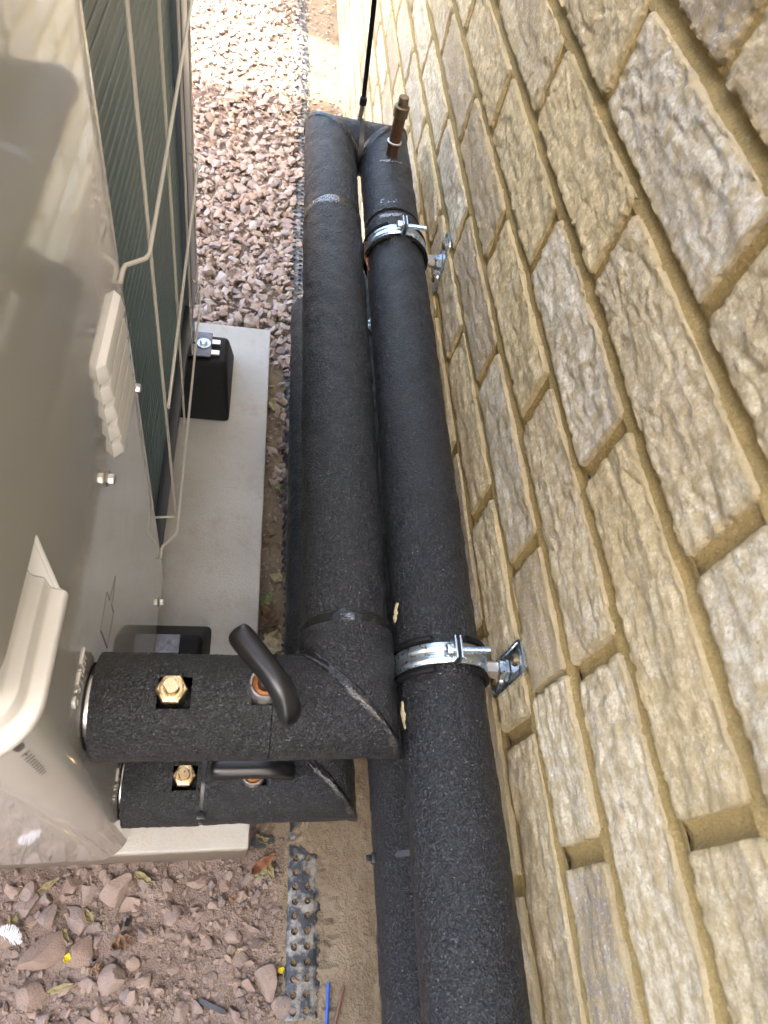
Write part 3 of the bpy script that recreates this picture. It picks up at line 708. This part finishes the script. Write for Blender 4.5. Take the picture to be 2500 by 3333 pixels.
# brass test plugs and valves
def plug(parent, x, y, z, r, base):
    m = MB(); m.lathe((x, y, base), [(r*.92, 0), (r*.92, z-base-.006)], 24); m.build('plug_neck', BRASS, parent)
    m = MB(); m.lathe((x, y, z-.006), [(r*1.05, 0), (r*1.16, .0006), (r*1.16, .0046), (r*1.06, .0058), (r*.9, .0060)], 6); p_ = m.build('brass_plug', BRASS, parent, bevel=.0004, ang=20)
    m = MB(); m.lathe((x, y, z-.0002), [(r*.86, 0), (r*.86, .0010), (r*.80, .0014), (r*.66, .0014), (r*.66, .0006), (r*.2, .0004)], 32); m.build('rim', BRASS, p_)
    a = np.linspace(0, 2*np.pi, 28, endpoint=False); ca, sa = np.cos(a)*.60*r, np.sin(a)*.60*r; th = math.radians(35)
    d = ca*math.cos(th)+sa*math.sin(th); k = np.clip(d, -.45*r, .45*r)-d; ca = ca+k*math.cos(th); sa = sa+k*math.sin(th)
    P = [np.stack([x+ca*s_, y+sa*s_, np.full(28, h_)], 1) for s_, h_ in ((1, z), (1, z+.0058), (.93, z+.0066))]
    m = MB(); m.grid(P, closev=True); m.f.append(tuple(2*28+i for i in range(28))); m.build('key_stub', BRASS, p_, ang=40)
plug(up, -.0425, .158, -.4880, .0098, -.515)
def valve(parent, c, zt, ang, r, L, lever_z):
    x, y = c
    m = MB(); m.lathe((x, y, zt-.030), [(r, 0), (r, .030), (r*.95, .0312), (r*.84, .0312), (r*.82, .024)], 36); v_ = m.build('valve_bonnet', STEEL, parent)
    m = MB(); m.lathe((x, y, zt-.012), [(r*.82, 0), (r*.82, .0085), (r*.55, .0105)], 30); m.build('packing_ring', PACK, v_)
    m = MB(); m.lathe((x, y, zt-.004), [(r*.50, 0), (r*.50, .006), (r*.42, lever_z-zt+.004)], 16); m.build('stem', PLAS, v_)
    # bar lever: lofted rounded section
    us = np.linspace(-1, 1, 41); P = []
    for u in us:
        e = max(0., 1-abs(u)**14); w_ = .0086*(1+.06*abs(u))*(.35+.65*e**.5); top = .0100*(.4+.6*e**.5); bot = -(.0055+.004*sstep(.25, .7, abs(u)))*(.4+.6*e**.5)
        t_ = np.linspace(0, 2*np.pi, 24, endpoint=False); sx_ = np.sign(np.cos(t_))*np.abs(np.cos(t_))**.85*w_+.0055*max(0., u)**2*(-1 if ang else 0); sz = np.sign(np.sin(t_))*np.abs(np.sin(t_))**.85; sz = np.where(sz > 0, sz*top, -sz*bot)
        px = u*L/2; P.append(np.stack([x+px*math.cos(ang)-sx_*math.sin(ang), y+px*math.sin(ang)+sx_*math.cos(ang), lever_z+.006+sz-.016*max(0., u)**3], 1))
    m = MB(); m.grid(P, closev=True); m.f += [tuple(range(24)), tuple(range(40*24, 41*24))[::-1]]
    lv = fixn(m.build('valve_lever', PLAS, parent, ang=50))
    return lv
valve(up, (.0228, .1600), -.4815, math.atan2(-.0565, .0455), .0118, .0745, -.4600)
# copper vent spigot
m = MB(); m.lathe((U2, .9085, -.5200), [(.0080, 0), (.0080, .036), (.0093, .0375), (.0093, .0405), (.0080, .0415), (.0078, .080)], 28); vs_ = m.build('vent_pipe', COPPER, up)
m = MB(); m.lathe((U2, .9085, -.4405), [(.0098, -.004), (.0098, .006), (.0102, .0065), (.0102, .0085), (.0090, .0095), (.0068, .0097), (.0068, .0195), (.0062, .0205)], 28); m.build('vent_cap', BRONZE, vs_)
m = MB(); m.lathe((U2, .9085, -.4800), [(.0092, 0), (.0098, .0008), (.0098, .0022), (.0085, .0028)], 28); m.build('solder_ring', STEEL, vs_)
band(up, (U2, .893, UZ), 'y', .0363, .003, SMEAR, 31., .0004, -28, 25, 'glue_smear')

LX3, LX4, LZ3, LZ4 = .0950, .180, -.757, -.700
lo = thing('insulated_pipe', (.13, .5, LZ3-.04), 'lower black foam insulated pipe loop with straight valve lever beneath', 'pipe')
sleeve(lo, [(-.0985, .145, LZ3), (-.0250, .145, LZ3)], .0392, ds=.0021, n=96, hole=[(.0460, .0675, -17, 18)], seed=6.)
sleeve(lo, [(-.0215, .145, LZ3), (LX3, .145, LZ3), (LX3, .60, LZ3), (LX3, .872, LZ3)], .0384, seed=7., hole=[(.034, .057, -14, 14)])
sleeve(lo, [(LX4-.012, .872, LZ4), (LX4-.006, .3, LZ4), (LX4, -.50, LZ4)], .0362, seed=9.)
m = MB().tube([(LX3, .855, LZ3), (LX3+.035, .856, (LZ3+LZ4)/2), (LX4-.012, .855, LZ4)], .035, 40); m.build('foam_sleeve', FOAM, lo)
MB().tube([(-.09, .145, LZ3), (.08, .145, LZ3)], .0205, 24).build('inner_pipe', RUB, lo)
mitre_seam(lo, (LX3, .145, LZ3), .0388, .0070, 13.1)
band(lo, (.052, .145, LZ3), 'x', .0386, .0045, seed=18., a0=0, a1=180)
plug(lo, -.0412, .145, -.7120, .0096, -.74)
valve(lo, (.0245, .145), -.7090, 0.0, .0118, .083, -.6985)

# ================================================================== PIPE CLIPS
def clip(y, xc, zc, r, label):
    t = thing('pipe_clip', (xc, y, zc-r), label, 'pipe clip', 'zinc pipe clips bolted to the wall')
    earA = math.radians(3)                                   # the ears stand a little to the wall side of the crown
    def strip(rad, w, a0, a1, ribs, name, mat):
        a = np.linspace(a0, a1, 60); P = []
        for k in np.linspace(-1, 1, 17):
            rb = rad+(.0011*max(0., math.cos(k*math.pi*1.9-math.pi)*1.0) if ribs else 0)
            P.append(np.stack([xc+rb*np.sin(a), np.full(60, y+k*w), zc+rb*np.cos(a)], 1))
        o = fixn(MB().grid(P).build(name, mat, t, ang=60)); md = o.modifiers.new('s', 'SOLIDIFY'); md.thickness = .0014; md.offset = 1; return o
    strip(r+.0006, .0150, earA+.30, 2*math.pi+earA-.42, False, 'rubber_lining', RUB)
    for sd in (-1, 1):
        a_ = np.linspace(earA+.34, 2*math.pi+earA-.46, 80); MB().tube(np.stack([xc+(r+.0026)*np.sin(a_), np.full(80, y+sd*.0132), zc+(r+.0026)*np.cos(a_)], 1), .0026, 8).build('rubber_edge', RUB, t)
    strip(r+.0024, .0086, earA+.05, math.pi/2+earA, True, 'clip_band', ZINC)
    strip(r+.0024, .0086, math.pi/2+earA+.05, 2*math.pi+earA-.05, True, 'clip_band', ZINC)
    ex_, ez_ = xc+(r+.002)*math.sin(earA), zc+(r+.002)*math.cos(earA)
    for s_ in (-1, 1):
        m = MB(); x0 = ex_+s_*.0012; x1 = ex_+s_*.0030
        m.box((min(x0, x1), y-.0095, ez_-.0010), (max(x0, x1), y+.0095, ez_+.0150)); m.build('clip_ear', ZINC, t, bevel=.0007)
    bz = ez_+.0070
    m = MB(); m.lathe((ex_-.0094, y, bz), [(.0030, 0), (.0046, .0010), (.0050, .0026), (.0050, .0060)], 24, 'x'); m.build('bolt_head', ZINC, t)
    prof = []
    for k in range(21): prof += [(.0024, .0012*k), (.0030, .0012*k+.0006)]
    m = MB(); m.lathe((ex_+.0030, y, bz), prof, 16, 'x'); m.build('clip_bolt', ZINC, t, ang=20)
    xb = xc+r+.0030; XPl = XW-.0045
    m = MB(); m.lathe((xb, y, zc), [(.0072, 0), (.0078, .0006), (.0078, (XPl-xb)*.58), (.0072, (XPl-xb)*.60)], 6, 'x'); m.build('hex_coupling', STEEL, t, ang=20)
    m = MB(); m.lathe((xb+(XPl-xb)*.62, y, zc), [(.0086, 0), (.0092, .0006), (.0092, (XPl-xb)*.24), (.0105, (XPl-xb)*.26), (.0105, (XPl-xb)*.38)], 6, 'x'); m.build('lock_nut', ZINC, t, ang=20)
    # wall plate with a pressed rim and two screws
    hw, hh_ = .0145, .0385; pts2 = []
    for a in np.linspace(-math.pi/2, math.pi/2, 5)[1:-1]: pass
    ol = [(-hw, -hh_+.004), (-hw+.004, -hh_), (hw-.004, -hh_), (hw, -hh_+.004), (hw, hh_-.004), (hw-.004, hh_), (-hw+.004, hh_), (-hw, hh_-.004)]
    m = MB(); P = [[(XW-.0015, y+a, zc+c_) for a, c_ in ol], [(XPl, y+a, zc+c_) for a, c_ in ol], [(XPl-.0003, y+a*.86, zc+c_*.95) for a, c_ in ol], [(XPl+.0008, y+a*.80, zc+c_*.93) for a, c_ in ol]]
    m.grid(P, closev=True); m.f.append(tuple(3*8+i for i in range(8))); pl_ = fixn(m.build('wall_plate', ZINC, t, ang=25))
    for dz in (-.025, .025):
        m = MB(); m.lathe((XPl+.0006, y, zc+dz), [(.0105, 0), (.0105, -.0012), (.0098, -.0016)], 24, 'x'); fixn(m.build('washer', ZINC, pl_))
        m = MB(); m.lathe((XPl-.0010, y, zc+dz), [(.0056, 0), (.0056, -.0012), (.0042, -.0030), (.0018, -.0032)], 20, 'x'); sc_ = fixn(m.build('plate_screw', BRONZE, pl_))
    return t
clip(.190, U2, UZ, .0364, 'near zinc pipe clip beside the valve elbow on the wall-side pipe')
clip(.737, U2, UZ, .0364, 'far zinc pipe clip near the copper vent on the wall-side pipe')
clip(.752, LX4-.011, LZ4, .0362, 'zinc pipe clip on the lower pipe glimpsed between the upper pipes')

# ================================================================== CABLE TIES
def strap(parent, c, ax, r, w, name='strap', a0=0, a1=360, th=.0013):
    a = np.radians(np.linspace(a0, a1, 72)); P = []
    for k, rr in ((-1, r), (-1, r+th), (1, r+th), (1, r)):
        q_ = np.stack([np.full(72, k*w/2), np.sin(a)*rr, np.cos(a)*rr], 1) if ax == 'x' else np.stack([np.sin(a)*rr, np.full(72, k*w/2), np.cos(a)*rr], 1)
        P.append(q_+np.array(c))
    return fixn(MB().grid(P, closeu=True).build(name, PLAS, parent, ang=40))
t = thing('cable_tie', (-.0232, .145, LZ3-.036), 'black cable tie strapped round the lower stub beside its brass plug', 'cable tie')
strap(t, (-.0232, .145, LZ3), 'x', .0365, .0048)
m = MB(); aa = math.radians(58); c = np.array((-.0232, .145-.040*math.sin(aa), LZ3+.040*math.cos(aa))); m.box(c-np.array((.0042, .0032, .0032)), c+np.array((.0042, .0032, .0032))); m.build('lock_head', PLAS, t, bevel=.0008)
m = MB(); c2 = c+np.array((0, -.005, -.0035)); m.box(c2-np.array((.0022, .002, .002)), c2+np.array((.0022, .002, .002))); m.build('tail', PLAS, t, bevel=.0004)
t = thing('cable_tie', (LX4, .064, LZ4-.037), 'black cable tie round the lower wall-side pipe near the bottom', 'cable tie')
strap(t, (LX4-.001, .064, LZ4), 'y', .0368, .0052)
c = np.array((LX4-.040, .064, LZ4+.004)); m = MB(); m.box(c-np.array((.0036, .0046, .0042)), c+np.array((.0036, .0046, .0042))); m.build('lock_head', PLAS, t, bevel=.0009)
c = c+np.array((-.006, 0, .001)); m = MB(); m.box(c-np.array((.003, .0028, .0012)), c+np.array((.003, .0028, .0012))); m.build('tail', PLAS, t, bevel=.0004)
t = thing('cable_tie', (.131, .975, UZ-.036), 'long black cable tie with untrimmed tail rising from the far pipe bend', 'cable tie')
strap(t, (.131, .975, UZ), 'x', .0375, .007)
pts = np.array([(.1295, .992, -.4995), (.1310, .999, -.489), (.1312, 1.004, -.478), (.1285, .996, -.445), (.1235, .977, -.395), (.1170, .950, -.338), (.1100, .915, -.280), (.102, .872, -.222)])
P = []
for dw, dt in ((-1, 0), (1, 0), (1, 1), (-1, 1)):
    P.append(pts+np.array((dw*.0031, 0, 0))+dt*np.array((0, .0013, .0006)))
fixn(MB().grid(np.array(P), closeu=True).build('tail', PLAS, t, ang=40))
m = MB(); c = np.array((.1312, 1.0035, -.480)); m.box(c-np.array((.0050, .0036, .0050)), c+np.array((.0050, .0036, .0050))); m.build('lock_head', PLAS, t, bevel=.001)

# ================================================================== LITTER
def leaf(loc, L, W, rz, mat, label, tilt=(0, 0), curl=.5, cat='leaf', name='dry_leaf', seed=0, wav=.30):
    L *= .82; W *= .85; us = np.linspace(0, 1, 22); vs_l = np.linspace(-1, 1, 11); P = []
    for u in us:
        wd = W/2*(math.sin(math.pi*min(1, u*1.02))**.7)*(1.1-.5*u)+.0003
        wd *= 1+.45*float(pn(u*7+seed, 2.2))+.2*float(pn(u*19+seed, 5.2))
        P.append([((u-.5)*L, v*wd, curl*W*(abs(v)**1.6)*.55+wav*W*float(pn(u*5+seed, v*1.6, seed))+curl*.25*L*(u-.5)**2) for v in vs_l])
    P = np.array(P); Rm = Matrix.Rotation(rz, 3, 'Z') @ Matrix.Rotation(tilt[0], 3, 'X') @ Matrix.Rotation(tilt[1], 3, 'Y')
    P = P.reshape(-1, 3)@np.array(Rm).T; P[:, 2] -= P[:, 2].min()*(1 if tilt == (0, 0) else .5)
    P = P.reshape(22, 11, 3)+np.array(loc)
    o = MB().grid(P).build(name, mat, ang=80); md = o.modifiers.new('s', 'SOLIDIFY'); md.thickness = .0005
    return tag(o, label, cat)
def gz(x, y, d=0): return (x, y, float(soil_h(x, y))+d)
leaf(gz(.046, .970, .006), .050, .020, 1.9, LEAF[1], 'pale curled leaf at the far end of the gap beside slab', seed=1)
leaf(gz(.049, .515, .004), .036, .024, .8, LEAF[4], 'small green leaf in the gap beside slab', seed=2, curl=.7)
leaf(gz(.052, .478, .006), .052, .040, 2.2, LEAF[0], 'broad brown leaf in the gap just beyond the lever', seed=3, curl=.8)
leaf(gz(.060, .430, .010), .060, .044, 1.2, LEAF[1], 'large pale leaf in the gap behind the lever', seed=4, curl=.4)
leaf(gz(.068, .385, .008), .034, .020, .3, LEAF[3], 'small rust leaf in the gap behind the lever', seed=5)
leaf(gz(.064, .560, .006), .030, .020, 2.8, LEAF[1], 'pale leaf scrap against the lower pipe in the gap', seed=6)
leaf(gz(.049, .640, .005), .030, .018, .5, LEAF[0], 'dark brown leaf scrap midway along the gap', seed=7)
leaf(gz(.062, .760, .005), .022, .014, 1.5, LEAF[4], 'round pale green leaf further along the gap', seed=8)
leaf(gz(.056, .106, .018), .050, .020, .75, LEAF[3], 'rolled orange-brown leaf at the near corner of the slab', seed=9, curl=1.5, tilt=(.4, -.3))
leaf(gz(.048, .088, .004), .040, .015, .2, LEAF[4], 'green-grey leaf below the near slab corner', seed=10)
leaf(gz(.066, .095, .006), .040, .013, 1.9, LEAF[2], 'olive leaf beside the edging strip at the slab corner', seed=11)
leaf(gz(.056, .130, .010), .036, .014, 2.7, LEAF[2], 'olive leaf tucked under the lower elbow', seed=12, tilt=(.5, 0))
leaf(gz(-.195, .028, .012), .028, .011, 1.9, LEAF[2], 'olive leaf between two stones under the unit', seed=13, tilt=(.8, .2))
leaf(gz(-.168, .047, .016), .026, .012, 2.2, LEAF[2], 'olive curled leaf on top of stones near the slab', seed=14, tilt=(.3, .2))
leaf(gz(-.190, -.028, .008), .040, .010, .25, LEAF[2], 'long yellow-brown leaf in front of the biggest stone', seed=15, tilt=(.5, 0))
leaf(gz(-.262, .048, .010), .024, .014, 1.2, LEAF[2], 'olive leaf above the white feather', seed=16, tilt=(.4, .3))
leaf(gz(-.225, .088, .008), .034, .010, .5, LEAF[2], 'thin olive leaf against the slab edge', seed=17, tilt=(.5, .2))
leaf(gz(-.105, .090, .006), .034, .012, -.5, LEAF[2], 'olive leaf in the shade of the slab edge', seed=18)
leaf(gz(.018, .060, .006), .020, .010, .7, LEAF[0], 'tiny brown leaf on the clay before the slab', seed=19)
leaf(gz(-.122, .016, .004), .032, .022, .4, LEAF[0], 'crumbled dark brown leaf under a cable tie offcut', seed=20, curl=.9, wav=.5)
leaf(gz(-.150, -.012, .006), .020, .010, 1.2, LEAF[0], 'dark brown leaf scrap between pebbles', seed=21, wav=.5)
leaf((.1305, .2325, -.514), .020, .005, 1.7, LEAF[1], 'pale leaf wedged between the pipes beyond the elbow', tilt=(.7, -.4), seed=22)
leaf((.1325, .148, -.522), .026, .005, 1.6, LEAF[1], 'pale narrow leaf wedged between elbow and wall-side pipe', tilt=(.7, 0), seed=23)
leaf((.1305, .722, -.530), .060, .009, 1.75, LEAF[3], 'brown stalk lodged between the pipes by the far clip', tilt=(.8, -.15), seed=24)
leaf(gz(-.186, .003, .010), .012, .009, 1.3, PETAL, 'bright yellow petal beside the biggest stone', cat='petal', name='petal', seed=25, curl=.9)
leaf(gz(.086, -.028, .006), .010, .008, .6, PETAL, 'yellow-green petal at the edge of the edging strip', cat='petal', name='petal', seed=26, curl=.9)
leaf(gz(.030, -.002, .004), .010, .005, .3, LEAF[1], 'tiny cream leaf fragment on the clay', name='leaf_fragment', seed=27)
# feather
b = MB(); ft = thing('feather', gz(-.258, .030, .012), 'small white downy feather lying on stones at left', 'feather')
c0 = np.array(gz(-.258, .030, .020))
for i in range(90):
    u = i/89; a = (-.9 if i % 2 else .9)+random.uniform(-.35, .35)+.4; ln_ = .011*math.sin(math.pi*(.12+.8*u))+.002
    st_ = c0+np.array(((u-.5)*.026, (u-.5)*-.010, .0015*math.sin(i*1.7))); en = st_+ln_*np.array((math.cos(a)*.75, math.sin(a), random.uniform(-.15, .2)))
    pr = np.cross(en-st_, (0, 0, 1)); pr = pr/np.linalg.norm(pr)*.0005
    b.add([st_-pr, st_+pr, en+pr*.5, en-pr*.5], [(0, 1, 2, 3)])
b.build('vane', FEATH, ft, smooth=False)
MB().tube([c0+np.array((-.015, .006, 0)), c0, c0+np.array((.014, -.006, .0006))], .0007, 6).build('quill', FEATH, ft)
# offcuts and wires
def strip_bit(p0, p1, w_, label, th=.0012):
    p0, p1 = np.array(gz(*p0)), np.array(gz(*p1)); d = p1-p0; nrm = np.cross(d, (0, 0, 1)); nrm = nrm/np.linalg.norm(nrm)*w_/2
    us = np.linspace(0, 1, 9); P = []
    for s_, h_ in ((-1, 0), (1, 0), (1, th), (-1, th)):
        P.append([p0+d*u+nrm*s_*(1 if u < .9 else .5)+np.array((0, 0, .005+h_+.003*math.sin(u*2.6))) for u in us])
    return tag(fixn(MB().grid(np.array(P), closeu=True).build('cable_tie_offcut', PLAS, ang=40)), label, 'offcut')
strip_bit((-.1185, .043), (-.1265, .002), .0058, 'long black cable tie offcut lying on the clay')
strip_bit((-.0195, -.054), (.0165, -.070), .0058, 'black cable tie offcut near the bottom edge')
strip_bit((-.160, -.004), (-.152, -.001), .0028, 'tiny black cable tie snippet among pebbles')
for pts, mt, lb in (([(.1478, -.0460, -1.088), (.146, -.07, -1.087), (.142, -.115, -1.087)], BLUEW, 'blue wire end lying on the sand at the bottom'), ([(.1680, -.0520, -1.088), (.160, -.075, -1.087), (.147, -.12, -1.087)], BRNW, 'brown wire end lying on the sand beside the blue one')):
    tag(MB().tube(pts, .0024, 12).build('wire_offcut', mt), lb, 'wire')
MB_t = MB().tube([gz(.010, .058, .004), gz(.016, .046, .005), gz(.026, .036, .004), gz(.040, .030, .004)], .0006, 6)
tag(MB_t.build('twig', LEAF[0]), 'thin dark twig on the clay near the edging', 'twig')
# dark slate chips at the slab corner
for (x, y, s, lb) in ((.050, .128, .013, 'dark slate chip next to the slab corner'), (.066, .131, .010, 'smaller dark slate chip touching the edging')):
    V, F = ROCK_LO[3]; m = MB(); Rm = np.array(rotm(.2)); m.add((V*s)@Rm.T+np.array(gz(x, y, .008)), F); tag(m.build('slate_chip', SLATE, ang=28), lb, 'stone chip')
